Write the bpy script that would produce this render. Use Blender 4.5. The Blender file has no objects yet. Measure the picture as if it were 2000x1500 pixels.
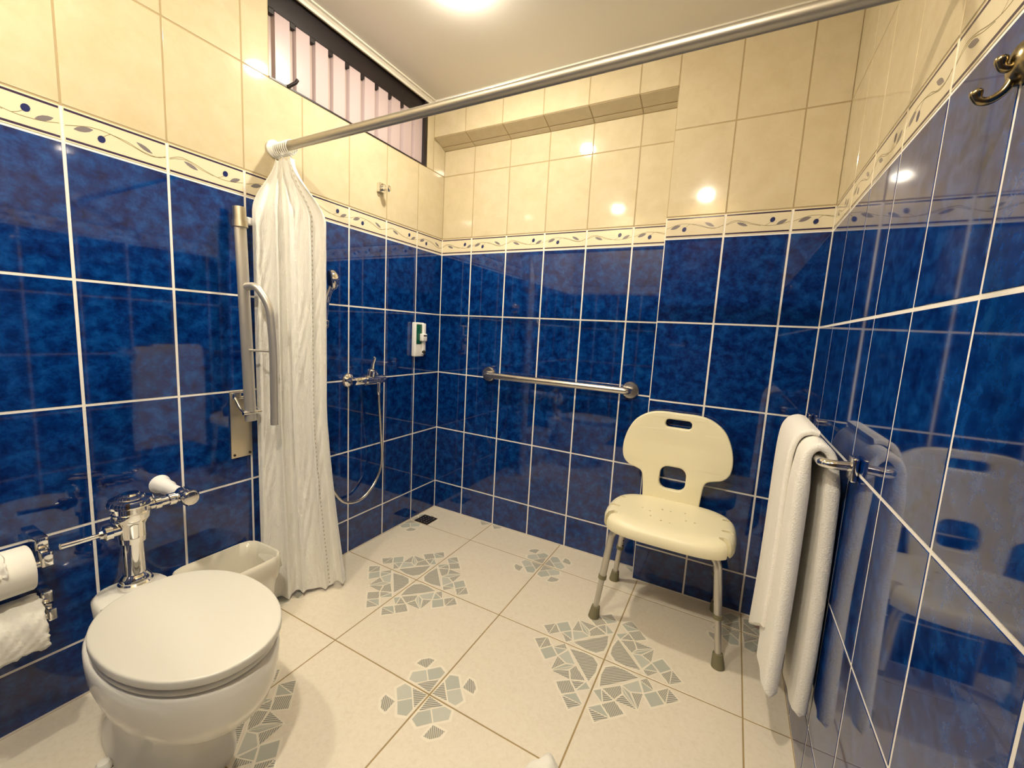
import bpy, bmesh, math, random
from mathutils import Vector, Matrix
random.seed(7)
scene = bpy.context.scene
COL = scene.collection
PI = math.pi

# ------------------------------------------------------------------ camera
cam_d = bpy.data.cameras.new('camera')
cam_d.sensor_width = 36.0
cam_d.lens = 808.85 / 2000 * 36
cam_d.clip_start = 0.02
cam = bpy.data.objects.new('camera', cam_d)
cam.location = (1.5064, -1.9157, 1.0781)
cam.rotation_euler = (math.radians(82.741), math.radians(-3.071), math.radians(28.343))
COL.objects.link(cam)
scene.camera = cam

# ------------------------------------------------------------------ light
LAMP_A = (0.575, -0.675)      # ceiling lamp over the shower
LAMP_B = (0.45, -1.93)       # ceiling lamp over the toilet
LAMP_FILL = (1.18, -1.95)       # added fill lamp near the door, brightens the right side
LAMP_A_STRENGTH = 880.0
LAMP_B_STRENGTH = 560.0
LAMP_FILL_STRENGTH = 1150.0
LAMP_COLOR = (1.0, 0.90, 0.73)
world = bpy.data.worlds.new('world')
scene.world = world
world.use_nodes = True
world.node_tree.nodes['Background'].inputs[0].default_value = (0.9, 0.75, 0.72, 1)
world.node_tree.nodes['Background'].inputs[1].default_value = 0.25
scene.view_settings.view_transform = 'Standard'
scene.view_settings.look = 'None'
scene.view_settings.exposure = 0.50
scene.view_settings.gamma = 1.0
scene.view_settings.use_curve_mapping = False

# ------------------------------------------------------------------ room dimensions (metres)
W = 1.760            # right wall
DP = 0.0948          # pilaster in front of the niche wall
YF = -2.12           # wall behind the camera
ZB, ZB2 = 1.481, 1.566   # border strip
ZR = [0.0, 0.1654, 0.4934, 0.8214, 1.1494, ZB]
ZG = 1.896           # joint between the two cream rows
ZT = 2.205           # top of the tiling
ZC = 2.225           # ceiling
TW = 0.2145
XP = 1.2056

# ------------------------------------------------------------------ materials
MATS = {}
def new_mat(name):
    m = bpy.data.materials.new(name); m.use_nodes = True
    nt = m.node_tree
    return m, nt, nt.nodes['Principled BSDF']
def plain(name, col, rough=0.5, metal=0.0, spec=0.5, bump=0.0, bscale=80, trans=0.0, sss=0.0, var=0.0, vscale=6):
    if name in MATS: return MATS[name]
    m, nt, b = new_mat(name)
    b.inputs['Base Color'].default_value = (*col, 1)
    b.inputs['Roughness'].default_value = rough
    b.inputs['Metallic'].default_value = metal
    b.inputs['Specular IOR Level'].default_value = spec
    if trans: b.inputs['Transmission Weight'].default_value = trans
    tc = nt.nodes.new('ShaderNodeTexCoord')
    if var:
        n = nt.nodes.new('ShaderNodeTexNoise'); n.inputs['Scale'].default_value = vscale; n.inputs['Detail'].default_value = 5
        nt.links.new(tc.outputs['Object'], n.inputs['Vector'])
        mx = nt.nodes.new('ShaderNodeMix'); mx.data_type = 'RGBA'
        mx.inputs[6].default_value = (*[c * (1 - var) for c in col], 1)
        mx.inputs[7].default_value = (*[min(1, c * (1 + var)) for c in col], 1)
        nt.links.new(n.outputs['Fac'], mx.inputs[0]); nt.links.new(mx.outputs[2], b.inputs['Base Color'])
    if bump:
        n = nt.nodes.new('ShaderNodeTexNoise'); n.inputs['Scale'].default_value = bscale; n.inputs['Detail'].default_value = 4
        nt.links.new(tc.outputs['Object'], n.inputs['Vector'])
        bp = nt.nodes.new('ShaderNodeBump'); bp.inputs['Strength'].default_value = bump; bp.inputs['Distance'].default_value = 0.002
        nt.links.new(n.outputs['Fac'], bp.inputs['Height']); nt.links.new(bp.outputs['Normal'], b.inputs['Normal'])
    MATS[name] = m
    return m
def tile_mat(name, stops, scale, rough, detail=8, distort=0.8, wave=0.02, ior=1.62):
    """mottled glazed tile; every tile takes its own piece of the pattern"""
    m, nt, b = new_mat(name)
    tc = nt.nodes.new('ShaderNodeTexCoord'); oi = nt.nodes.new('ShaderNodeObjectInfo')
    mul = nt.nodes.new('ShaderNodeVectorMath'); mul.operation = 'SCALE'; mul.inputs[0].default_value = (37, 61, 83)
    nt.links.new(oi.outputs['Random'], mul.inputs['Scale'])
    add = nt.nodes.new('ShaderNodeVectorMath'); add.operation = 'ADD'
    nt.links.new(tc.outputs['Object'], add.inputs[0]); nt.links.new(mul.outputs[0], add.inputs[1])
    n = nt.nodes.new('ShaderNodeTexNoise'); n.inputs['Scale'].default_value = scale
    n.inputs['Detail'].default_value = detail; n.inputs['Roughness'].default_value = 0.68; n.inputs['Distortion'].default_value = distort
    nt.links.new(add.outputs[0], n.inputs['Vector'])
    r = nt.nodes.new('ShaderNodeValToRGB'); cr = r.color_ramp
    cr.elements[0].position = stops[0][0]; cr.elements[0].color = (*stops[0][1], 1)
    cr.elements[1].position = stops[-1][0]; cr.elements[1].color = (*stops[-1][1], 1)
    for p, c in stops[1:-1]:
        e = cr.elements.new(p); e.color = (*c, 1)
    nt.links.new(n.outputs['Fac'], r.inputs['Fac']); nt.links.new(r.outputs['Color'], b.inputs['Base Color'])
    b.inputs['Roughness'].default_value = rough
    b.inputs['IOR'].default_value = ior
    n2 = nt.nodes.new('ShaderNodeTexNoise'); n2.inputs['Scale'].default_value = 14; n2.inputs['Detail'].default_value = 2
    nt.links.new(add.outputs[0], n2.inputs['Vector'])
    bp = nt.nodes.new('ShaderNodeBump'); bp.inputs['Strength'].default_value = wave; bp.inputs['Distance'].default_value = 0.01
    nt.links.new(n2.outputs['Fac'], bp.inputs['Height']); nt.links.new(bp.outputs['Normal'], b.inputs['Normal'])
    MATS[name] = m
    return m
M_BLUE = tile_mat('glazed_blue_tile', [(0.30, (0.001, 0.007, 0.062)), (0.47, (0.0015, 0.022, 0.135)), (0.60, (0.003, 0.047, 0.215)), (0.80, (0.012, 0.085, 0.29))], 30, 0.04, detail=5, distort=0.25, wave=0.0)
M_CREAM = tile_mat('glazed_cream_tile', [(0.3, (0.56, 0.475, 0.305)), (0.55, (0.61, 0.525, 0.35)), (0.75, (0.635, 0.555, 0.39))], 14, 0.055, distort=0.3, wave=0.012)
M_BORDER = tile_mat('glazed_border_tile', [(0.3, (0.72, 0.63, 0.44)), (0.7, (0.75, 0.67, 0.48))], 9, 0.06, wave=0.012)
M_FLOOR = tile_mat('matt_floor_tile', [(0.3, (0.74, 0.66, 0.52)), (0.5, (0.80, 0.72, 0.58)), (0.75, (0.83, 0.76, 0.63))], 70, 0.34, wave=0.04)
M_LINE = plain('border_dark_line', (0.035, 0.02, 0.06), 0.15)
M_OLIVE = plain('border_olive', (0.012, 0.022, 0.11), 0.15)
M_LEAF = plain('border_leaf', (0.19, 0.17, 0.18), 0.15)
M_STEM = plain('border_stem', (0.20, 0.165, 0.075), 0.15)
M_GROUT_W = plain('white_grout', (0.86, 0.82, 0.75), 0.8, bump=0.3, bscale=300, var=0.08, vscale=9)
M_GROUT_C = plain('tan_grout', (0.40, 0.31, 0.17), 0.85, bump=0.3, bscale=300)
M_GROUT_F = plain('floor_grout', (0.36, 0.26, 0.12), 0.9, bump=0.3, bscale=300, var=0.25, vscale=7)
M_CHROME = plain('chrome', (0.83, 0.81, 0.78), 0.07, 1.0)
M_STEEL = plain('brushed_steel', (0.66, 0.62, 0.55), 0.27, 1.0)
M_STEELP = plain('steel_plate', (0.62, 0.56, 0.44), 0.38, 1.0)
M_SATIN = plain('satin_aluminium_tube', (0.60, 0.57, 0.51), 0.36, 0.75)
M_ROD = plain('matt_steel_rod', (0.46, 0.43, 0.37), 0.42, 0.9)
M_PORC = plain('white_porcelain', (0.84, 0.81, 0.72), 0.12)
M_LID = plain('toilet_lid_plastic', (0.70, 0.675, 0.59), 0.25)
M_CHAIR = plain('cream_plastic', (0.86, 0.79, 0.55), 0.38, bump=0.05, bscale=400)
M_RUBBER = plain('grey_rubber', (0.20, 0.18, 0.10), 0.7)
M_DARK = plain('dark_hole', (0.01, 0.01, 0.012), 0.6)
M_WFRAME = plain('dark_window_frame', (0.012, 0.008, 0.010), 0.4)
M_BLADE = plain('pale_pink_frosted_glass', (0.50, 0.40, 0.41), 0.28)
M_STRIP = plain('tan_blade_strip', (0.40, 0.31, 0.27), 0.35)
M_CEIL = plain('painted_ceiling', (0.88, 0.85, 0.79), 0.42)
M_CORN = plain('cornice_paint', (0.88, 0.84, 0.74), 0.4)
M_WHITEP = plain('white_plastic', (0.86, 0.85, 0.81), 0.3)
M_GREEN = plain('green_gel_window', (0.008, 0.10, 0.055), 0.12)
M_PAPER = plain('toilet_paper', (0.88, 0.85, 0.76), 0.9, bump=0.25, bscale=250)
M_TOWEL = plain('terry_towel', (0.90, 0.87, 0.80), 0.95, bump=1.0, bscale=300)
M_BRONZE = plain('antique_brass', (0.30, 0.24, 0.13), 0.22, 1.0)
M_DOOR = plain('dark_brown_door', (0.055, 0.032, 0.022), 0.35, var=0.3, vscale=4)
M_BINP = plain('white_bin_plastic', (0.86, 0.83, 0.74), 0.35)
M_DRAIN = plain('dark_drain_metal', (0.045, 0.035, 0.03), 0.4, 0.6)
M_PINK = plain('pink_grey_plastic', (0.42, 0.29, 0.27), 0.35)
M_BLACKP = plain('black_plastic', (0.012, 0.012, 0.016), 0.3)

def print_mat(name, c1, c2=None, freq=0, ang=0):
    m, nt, b = new_mat(name)
    b.inputs['Roughness'].default_value = 0.34
    if c2 is None:
        b.inputs['Base Color'].default_value = (*c1, 1)
    else:
        tc = nt.nodes.new('ShaderNodeTexCoord'); mp = nt.nodes.new('ShaderNodeMapping'); mp.vector_type = 'POINT'
        mp.inputs['Rotation'].default_value = (0, 0, ang)
        nt.links.new(tc.outputs['Object'], mp.inputs['Vector'])
        sx = nt.nodes.new('ShaderNodeSeparateXYZ'); nt.links.new(mp.outputs[0], sx.inputs[0])
        mu = nt.nodes.new('ShaderNodeMath'); mu.operation = 'MULTIPLY'; mu.inputs[1].default_value = freq
        nt.links.new(sx.outputs[0], mu.inputs[0])
        fr = nt.nodes.new('ShaderNodeMath'); fr.operation = 'FRACT'; nt.links.new(mu.outputs[0], fr.inputs[0])
        gt = nt.nodes.new('ShaderNodeMath'); gt.operation = 'GREATER_THAN'; gt.inputs[1].default_value = 0.52
        nt.links.new(fr.outputs[0], gt.inputs[0])
        mx = nt.nodes.new('ShaderNodeMix'); mx.data_type = 'RGBA'
        mx.inputs[6].default_value = (*c1, 1); mx.inputs[7].default_value = (*c2, 1)
        nt.links.new(gt.outputs[0], mx.inputs[0]); nt.links.new(mx.outputs[2], b.inputs['Base Color'])
    return m
CREAM_P = (0.86, 0.79, 0.65)
PR = [print_mat('floor_print_outline', CREAM_P),
      print_mat('floor_print_grey', (0.48, 0.49, 0.42)),
      print_mat('floor_print_hatch_a', (0.22, 0.23, 0.20), (0.70, 0.64, 0.52), 165, 0.9),
      print_mat('floor_print_hatch_b', (0.25, 0.26, 0.22), (0.68, 0.62, 0.50), 190, -0.6),
      print_mat('floor_print_light', (0.56, 0.56, 0.48))]

# ------------------------------------------------------------------ helpers
def link(o, parent=None):
    COL.objects.link(o)
    if parent is not None: o.parent = parent
    return o
def mesh_obj(name, verts, faces, mats, parent=None, midx=None, smooth=False):
    me = bpy.data.meshes.new(name); me.from_pydata([tuple(v) for v in verts], [], faces)
    for m in (mats if isinstance(mats, (list, tuple)) else [mats]): me.materials.append(m)
    if midx is not None: me.polygons.foreach_set('material_index', midx)
    if smooth: me.polygons.foreach_set('use_smooth', [True] * len(me.polygons))
    me.update()
    return link(bpy.data.objects.new(name, me), parent)
def bm_obj(name, bm, mat, parent=None, smooth=False, auto=None):
    bmesh.ops.recalc_face_normals(bm, faces=bm.faces)
    me = bpy.data.meshes.new(name); bm.to_mesh(me); bm.free()
    for m in (mat if isinstance(mat, (list, tuple)) else [mat]): me.materials.append(m)
    if smooth: me.polygons.foreach_set('use_smooth', [True] * len(me.polygons))
    if auto is not None:
        me.polygons.foreach_set('use_smooth', [True] * len(me.polygons))
        me.set_sharp_from_angle(angle=math.radians(auto))
    return link(bpy.data.objects.new(name, me), parent)
def add_box(bm, lo, hi, bevel=0.0, seg=2):
    r = bmesh.ops.create_cube(bm, size=1.0)
    for v in r['verts']:
        v.co = Vector([lo[i] + (v.co[i] + 0.5) * (hi[i] - lo[i]) for i in range(3)])
    if bevel > 0:
        es = list({e for v in r['verts'] for e in v.link_edges})
        bmesh.ops.bevel(bm, geom=es, offset=bevel, segments=seg, affect='EDGES', profile=0.5)
def box(name, lo, hi, mat, parent=None, bevel=0.0, seg=2):
    bm = bmesh.new(); add_box(bm, lo, hi, bevel, seg)
    return bm_obj(name, bm, mat, parent, auto=40 if bevel else None)
def smooth_path(pts, n=8, closed=False):
    P = [Vector(p) for p in pts]; out = []
    m = len(P)
    rng = m if closed else m - 1
    for i in range(rng):
        p0 = P[(i - 1) % m] if (closed or i > 0) else P[0] * 2 - P[1]
        p1 = P[i]; p2 = P[(i + 1) % m]
        p3 = P[(i + 2) % m] if (closed or i + 2 < m) else P[-1] * 2 - P[-2]
        for k in range(n):
            t = k / n
            out.append(0.5 * ((2 * p1) + (-p0 + p2) * t + (2 * p0 - 5 * p1 + 4 * p2 - p3) * t * t + (-p0 + 3 * p1 - 3 * p2 + p3) * t ** 3))
    if not closed: out.append(P[-1])
    return out
def fillet_path(pts, r, n=6):
    """polyline with its corners rounded"""
    P = [Vector(p) for p in pts]; out = [P[0]]
    for i in range(1, len(P) - 1):
        a = (P[i - 1] - P[i]); b = (P[i + 1] - P[i])
        d = min(r, a.length * 0.49, b.length * 0.49)
        s = P[i] + a.normalized() * d; e = P[i] + b.normalized() * d
        for k in range(n + 1):
            t = k / n
            out.append((1 - t) ** 2 * s + 2 * t * (1 - t) * P[i] + t * t * e)
    out.append(P[-1])
    return out
def add_tube(bm, path, rad, seg=14, cap=True, closed=False, flat=None):
    P = [Vector(p) for p in path]; n = len(P)
    rads = rad if isinstance(rad, (list, tuple)) else [rad] * n
    rings = []; up = None
    for i in range(n):
        if closed: t = P[(i + 1) % n] - P[(i - 1) % n]
        else: t = P[min(i + 1, n - 1)] - P[max(i - 1, 0)]
        t.normalize()
        if up is None:
            a = Vector((0, 0, 1)) if abs(t.z) < 0.9 else Vector((0, 1, 0))
            up = (a - t * a.dot(t)).normalized()
        else:
            up = (up - t * up.dot(t)).normalized()
        s = t.cross(up)
        fx, fy = flat if flat else (1, 1)
        rings.append([bm.verts.new(P[i] + (up * math.cos(2 * PI * k / seg) * fx + s * math.sin(2 * PI * k / seg) * fy) * rads[i]) for k in range(seg)])
    for i in range(n if closed else n - 1):
        a, b = rings[i], rings[(i + 1) % n]
        for k in range(seg):
            bm.faces.new((a[k], a[(k + 1) % seg], b[(k + 1) % seg], b[k]))
    if cap and not closed:
        bm.faces.new(rings[0][::-1]); bm.faces.new(rings[-1])
def tube(name, path, rad, mat, parent=None, seg=14, closed=False, flat=None):
    bm = bmesh.new(); add_tube(bm, path, rad, seg, True, closed, flat)
    return bm_obj(name, bm, mat, parent, auto=45)
def add_lathe(bm, prof, origin, axis=(0, 0, 1), seg=28):
    ax = Vector(axis).normalized()
    a = Vector((1, 0, 0)) if abs(ax.x) < 0.8 else Vector((0, 1, 0))
    u = (a - ax * a.dot(ax)).normalized(); v = ax.cross(u); o = Vector(origin)
    rings = []
    for r, h in prof:
        if r < 1e-6: rings.append([bm.verts.new(o + ax * h)])
        else: rings.append([bm.verts.new(o + ax * h + (u * math.cos(2 * PI * k / seg) + v * math.sin(2 * PI * k / seg)) * r) for k in range(seg)])
    for i in range(len(rings) - 1):
        A, B = rings[i], rings[i + 1]
        for k in range(seg):
            k2 = (k + 1) % seg
            if len(A) == 1 and len(B) == 1: continue
            if len(A) == 1: bm.faces.new((A[0], B[k], B[k2]))
            elif len(B) == 1: bm.faces.new((A[k], A[k2], B[0]))
            else: bm.faces.new((A[k], A[k2], B[k2], B[k]))
    if len(rings[0]) > 1: bm.faces.new(rings[0][::-1])
    if len(rings[-1]) > 1: bm.faces.new(rings[-1])
def lathe(name, prof, origin, axis, mat, parent=None, seg=28, auto=40):
    bm = bmesh.new(); add_lathe(bm, prof, origin, axis, seg)
    return bm_obj(name, bm, mat, parent, auto=auto)
def loft(name, rings, mat, parent=None, cap0=True, cap1=True, auto=50):
    bm = bmesh.new(); R = [[bm.verts.new(p) for p in r] for r in rings]; n = len(R[0])
    for i in range(len(R) - 1):
        for k in range(n):
            bm.faces.new((R[i][k], R[i][(k + 1) % n], R[i + 1][(k + 1) % n], R[i + 1][k]))
    if cap0: bm.faces.new(R[0][::-1])
    if cap1: bm.faces.new(R[-1])
    return bm_obj(name, bm, mat, parent, auto=auto)
def empty(name, loc, label, cat, group=None):
    o = bpy.data.objects.new(name, None); link(o); o.location = loc; o.empty_display_size = 0.05
    return tag(o, label, cat, group)
def tag(o, label, cat, group=None):
    o['label'] = label; o['category'] = cat
    if group: o['group'] = group
    return o
def struct(o, label=None):
    o['kind'] = 'structure'
    if label: o['label'] = label
    return o
def under(parent, *objs):
    """parent world-space meshes to an Empty standing somewhere else"""
    for o in objs:
        o.parent = parent
        o.matrix_parent_inverse = Matrix.Translation(parent.location).inverted()
def sub(part, *objs):
    for o in objs:
        o.parent = part; o.matrix_parent_inverse = Matrix.Identity(4)
def clip_poly(poly, x0, x1, y0, y1):
    def cut(P, f, inter):
        out = []
        for i in range(len(P)):
            a, b = P[i - 1], P[i]
            if f(b):
                if not f(a): out.append(inter(a, b))
                out.append(b)
            elif f(a): out.append(inter(a, b))
        return out
    def ix(v): return lambda a, b: (v, a[1] + (b[1] - a[1]) * (v - a[0]) / (b[0] - a[0]))
    def iy(v): return lambda a, b: (a[0] + (b[0] - a[0]) * (v - a[1]) / (b[1] - a[1]), v)
    P = poly
    for f, g in ((lambda p: p[0] >= x0, ix(x0)), (lambda p: p[0] <= x1, ix(x1)), (lambda p: p[1] >= y0, iy(y0)), (lambda p: p[1] <= y1, iy(y1))):
        if len(P) < 3: return []
        P = cut(P, f, g)
    return P if len(P) >= 3 else []

# ------------------------------------------------------------------ tiles
TH = 0.0010
def tile_geo(w, h):
    bv = 0.0008; V = []; F = []
    for ins, z in ((0, 0), (0.0001, TH - 0.0006), (bv, TH)):
        V += [(-w / 2 + ins, -h / 2 + ins, z), (w / 2 - ins, -h / 2 + ins, z), (w / 2 - ins, h / 2 - ins, z), (-w / 2 + ins, h / 2 - ins, z)]
    for k in range(2):
        for i in range(4):
            F.append((k * 4 + i, k * 4 + (i + 1) % 4, (k + 1) * 4 + (i + 1) % 4, (k + 1) * 4 + i))
    F.append((8, 9, 10, 11))
    return V, F
CACHE = {}
def tile_mesh(name, w, h, mat, decals=None, key=None):
    k = (name, round(w, 4), round(h, 4), mat.name, key)
    if k in CACHE: return CACHE[k]
    V, F = tile_geo(w, h); mi = [0] * len(F); mats = [mat]
    for poly, m, z in (decals or []):
        if m not in mats: mats.append(m)
        b = len(V); V += [(x, y, TH + z) for x, y in poly]
        area = sum(poly[i - 1][0] * poly[i][1] - poly[i][0] * poly[i - 1][1] for i in range(len(poly)))
        idx = list(range(b, b + len(poly)))
        F.append(tuple(idx if area > 0 else idx[::-1])); mi.append(mats.index(m))
    me = bpy.data.meshes.new(name); me.from_pydata(V, [], F)
    for m in mats: me.materials.append(m)
    me.polygons.foreach_set('material_index', mi); me.update()
    CACHE[k] = me
    return me
class Plane:
    """wall face: origin, u (to the right as seen from the room), v (up), n (into the room)"""
    def __init__(s, parent, o, u, v=(0, 0, 1), tilt=0.0007):
        s.p = parent; s.o = Vector(o); s.u = Vector(u).normalized(); s.v = Vector(v).normalized(); s.n = s.u.cross(s.v); s.tilt = tilt
    def put(s, name, me, uc, vc):
        o = bpy.data.objects.new(name, me); link(o, s.p)
        R = Matrix((s.u, s.v, s.n)).transposed().to_4x4()
        t = s.tilt
        R = R @ Matrix.Rotation(random.uniform(-t, t), 4, 'X') @ Matrix.Rotation(random.uniform(-t, t), 4, 'Y')
        o.matrix_world = Matrix.Translation(s.o + s.u * uc + s.v * vc) @ R
        return o
    def tile(s, u0, u1, v0, v1, mat, g, name='wall_tile'):
        w, h = u1 - u0 - g, v1 - v0 - g
        if w < 0.004 or h < 0.004: return
        s.put(name, tile_mesh(name, w, h, mat), (u0 + u1) / 2, (v0 + v1) / 2)
    def border(s, u0, u1, kind):
        g = 0.0055
        w, h = u1 - u0 - g, ZB2 - ZB - 0.004
        s.put('border_tile', tile_mesh('border_tile', w, h, M_BORDER, vine(kind, w, h), kind), (u0 + u1) / 2, (ZB + ZB2) / 2)

def ribbon(pts, wd, mat, z, taper=False):
    out = []; P = smooth_path([(x, y, 0) for x, y in pts], 6)
    for i in range(len(P) - 1):
        d = (P[i + 1] - P[i]); d.normalize(); nrm = Vector((-d.y, d.x, 0)) * wd / 2
        out.append(([tuple((P[i] - nrm)[:2]), tuple((P[i + 1] - nrm)[:2]), tuple((P[i + 1] + nrm)[:2]), tuple((P[i] + nrm)[:2])], mat, z))
    return out
def leaf(cx, cy, ln, wd, ang, mat, z, n=12, pointy=True):
    P = []
    for k in range(n):
        a = 2 * PI * k / n
        x = math.cos(a) * ln / 2; y = math.sin(a) * wd / 2 * ((1 - abs(math.cos(a)) ** 3 * 0.75) if pointy else 1)
        P.append((cx + x * math.cos(ang) - y * math.sin(ang), cy + x * math.sin(ang) + y * math.cos(ang)))
    return (P, mat, z)
def vine(kind, w, h):
    FW = TW - 0.0055; lo, hi = -h / 2 + 0.0095, h / 2 - 0.0095
    X = lambda s: -FW / 2 + s * FW
    Y = lambda t: lo + t * (hi - lo)
    D = []
    L = 0.0054
    D.append(([(-w / 2 + .002, hi), (w / 2 - .002, hi), (w / 2 - .002, hi + L), (-w / 2 + .002, hi + L)], M_LINE, .0001))
    D.append(([(-w / 2 + .002, lo - L), (w / 2 - .002, lo - L), (w / 2 - .002, lo), (-w / 2 + .002, lo)], M_LINE, .0001))
    V = []
    if kind == 'A':
        V += ribbon([(X(0.01), Y(.45)), (X(.12), Y(.58)), (X(.25), Y(.70)), (X(.42), Y(.68)), (X(.62), Y(.50)), (X(.82), Y(.32)), (X(.99), Y(.47))], .0015, M_STEM, .0001)
        V += ribbon([(X(.42), Y(.68)), (X(.58), Y(.60)), (X(.74), Y(.40)), (X(.90), Y(.36)), (X(.99), Y(.50))], .0013, M_STEM, .0001)
        V += ribbon([(X(.42), Y(.68)), (X(.38), Y(.58)), (X(.34), Y(.45))], .0012, M_STEM, .0001)
        V.append(leaf(X(.17), Y(.52), .040, .013, 0.35, M_LEAF, .0002))
        V.append(leaf(X(.76), Y(.58), .040, .011, -0.45, M_LEAF, .0002))
        V.append(leaf(X(.33), Y(.36), .019, .0155, 1.15, M_OLIVE, .00025, pointy=False))
    else:
        V += ribbon([(X(.01), Y(.50)), (X(.14), Y(.70)), (X(.30), Y(.62)), (X(.48), Y(.42)), (X(.66), Y(.30)), (X(.84), Y(.33)), (X(.99), Y(.46))], .0015, M_STEM, .0001)
        V += ribbon([(X(.01), Y(.46)), (X(.10), Y(.58)), (X(.22), Y(.64)), (X(.40), Y(.44)), (X(.56), Y(.32))], .0013, M_STEM, .0001)
        V += ribbon([(X(.62), Y(.31)), (X(.68), Y(.42)), (X(.72), Y(.55))], .0012, M_STEM, .0001)
        V.append(leaf(X(.27), Y(.46), .040, .011, -0.35, M_LEAF, .0002))
        V.append(leaf(X(.87), Y(.46), .036, .012, 0.45, M_LEAF, .0002))
        V.append(leaf(X(.73), Y(.62), .019, .0155, 1.15, M_OLIVE, .00025, pointy=False))
    for poly, m, z in V:
        # a cut tile keeps the left-hand part of its pattern
        off = (FW - w) / 2
        q = clip_poly([(x + off, y) for x, y in poly], -w / 2 + .0015, w / 2 - .0015, -h / 2, h / 2)
        if q: D.append((q, m, z))
    return D
GB, GC = 0.0068, 0.0046
def full_wall(pl, joints, start='A', top=ZT, skip=None):
    k = 0
    for u0, u1 in zip(joints[:-1], joints[1:]):
        for v0, v1 in zip(ZR[:-1], ZR[1:]):
            lo = v0 + (0.002 if v0 == 0 else 0)
            pl.tile(u0, u1, lo, v1, M_BLUE, GB)
        pl.border(u0, u1, start if k % 2 == 0 else ('B' if start == 'A' else 'A'))
        pl.tile(u0, u1, ZB2, ZG, M_CREAM, GC)
        if not skip or not skip(u0, u1): pl.tile(u0, u1, ZG, top, M_CREAM, GC)
        k += 1

def backing(name, boxes, split=True):
    """the plastered and grouted body of a wall: white grout low, tan grout among the cream tiles"""
    bm = bmesh.new()
    idx = []
    for lo, hi in boxes:
        parts = [(lo, hi)]
        if lo[2] < ZB2 - 0.003 < hi[2]:
            parts = [(lo, (hi[0], hi[1], ZB2 - 0.003)), ((lo[0], lo[1], ZB2 - 0.003), hi)]
        for a, b in parts:
            n0 = len(bm.faces); add_box(bm, a, b)
            bm.faces.ensure_lookup_table()
            for f in bm.faces[n0:]: f.material_index = 0 if a[2] < ZB2 - 0.01 else 1
    return struct(bm_obj(name, bm, [M_GROUT_W, M_GROUT_C]))

# left wall (window hole in the top row)
WY0, WY1 = -0.975, -0.150
wall_left = backing('wall_left', [((-.12, YF - .1, -.05), (0, .12, ZG)), ((-.12, YF - .1, ZG), (0, WY0, ZC + .06)), ((-.12, WY1, ZG), (0, .12, ZC + .06)), ((-.12, WY0, 2.212), (0, WY1, ZC + .06))])
jl = [-.2084 - TW * k for k in range(9)]
joints = [YF] + sorted(j for j in jl if j > YF + .02) + [0.0]
nL = len(joints) - 1
plL = Plane(wall_left, (0, 0, 0), (0, 1, 0))
full_wall(plL, joints, start='A' if (nL - 1) % 2 == 0 else 'B', skip=lambda a, b: b > WY0)
plL.tile(joints[nL - 5], WY0, ZG, ZT, M_CREAM, GC)
plL.tile(WY1 + .002, -DP, ZG, ZT, M_CREAM, GC)
plL.tile(-DP, 0, ZG, 2.05, M_CREAM, GC)

# back wall: recessed niche, a ledge above it, and the pilaster to the right
wall_back = backing('wall_back', [((-.12, 0, -.05), (XP, .15, ZC + .06)), ((XP, -DP, -.05), (W + .12, .15, ZC + .06))])
plN = Plane(wall_back, (0, 0, 0), (1, 0, 0))
jb = [0.0] + [.1976 + TW * k for k in range(5)] + [XP]
for i, (u0, u1) in enumerate(zip(jb[:-1], jb[1:])):
    for v0, v1 in zip(ZR[:-1], ZR[1:]):
        plN.tile(u0, u1, v0 + (0.002 if v0 == 0 else 0), v1, M_BLUE, GB)
    plN.border(u0, u1, 'B' if i % 2 == 0 else 'A')
    plN.tile(u0, u1, ZB2, ZG, M_CREAM, GC)
    plN.tile(u0, u1, ZG, 2.027, M_CREAM, GC)
# overhanging ledge: body + sloped soffit tiles + upright tiles above
def ledge_body():
    prof = [(0.0, 2.027), (-.028, 2.038), (-DP, 2.060), (-DP, ZC + .06), (0.0, ZC + .06)]
    V = [(0, y, z) for y, z in prof] + [(XP, y, z) for y, z in prof]
    n = len(prof)
    F = [tuple(range(n))[::-1], tuple(range(n, 2 * n))] + [(i, (i + 1) % n, n + (i + 1) % n, n + i) for i in range(n)]
    o = mesh_obj('trim_1', V, F, M_GROUT_C); return struct(o)
ledge = ledge_body()
def strip_tiles(parent, y0, z0, y1, z1, mat):
    d = Vector((0, y0 - y1, z0 - z1)); ln = d.length
    pl = Plane(parent, (0, y1, z1), (1, 0, 0), d)
    for u0, u1 in zip(jb[:-1], jb[1:]): pl.tile(u0, u1, 0, ln, mat, GC, 'ledge_tile')
strip_tiles(ledge, -DP, 2.060, -.028, 2.038, M_CREAM)
strip_tiles(ledge, -.028, 2.038, 0, 2.027, M_CREAM)
strip_tiles(ledge, -DP, ZT, -DP, 2.060, M_CREAM)
for c in ledge.children:
    pass
plP = Plane(wall_back, (0, -DP, 0), (1, 0, 0))
full_wall(plP, [XP, XP + TW, XP + 2 * TW, W])
plS = Plane(wall_back, (XP, 0, 0), (0, -1, 0))     # narrow return of the pilaster
for v0, v1 in zip(ZR[:-1], ZR[1:]): plS.tile(.001, DP, v0 + .002, v1, M_BLUE, GB)
plS.tile(.001, DP, ZB, ZB2, M_BORDER, GC, 'border_tile')
plS.tile(.001, DP, ZB2, ZG, M_CREAM, GC); plS.tile(.001, DP, ZG, 2.03, M_CREAM, GC)

# right wall
wall_right = backing('wall_right', [((W, YF - .1, -.05), (W + .12, .12, ZC + .06))])
plR = Plane(wall_right, (W, 0, 0), (0, -1, 0))
jr = [DP] + [.336 + .2158 * k for k in range(9)]
jr = [j for j in jr if j < -YF - .02] + [-YF]
full_wall(plR, jr, start='B')

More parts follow.
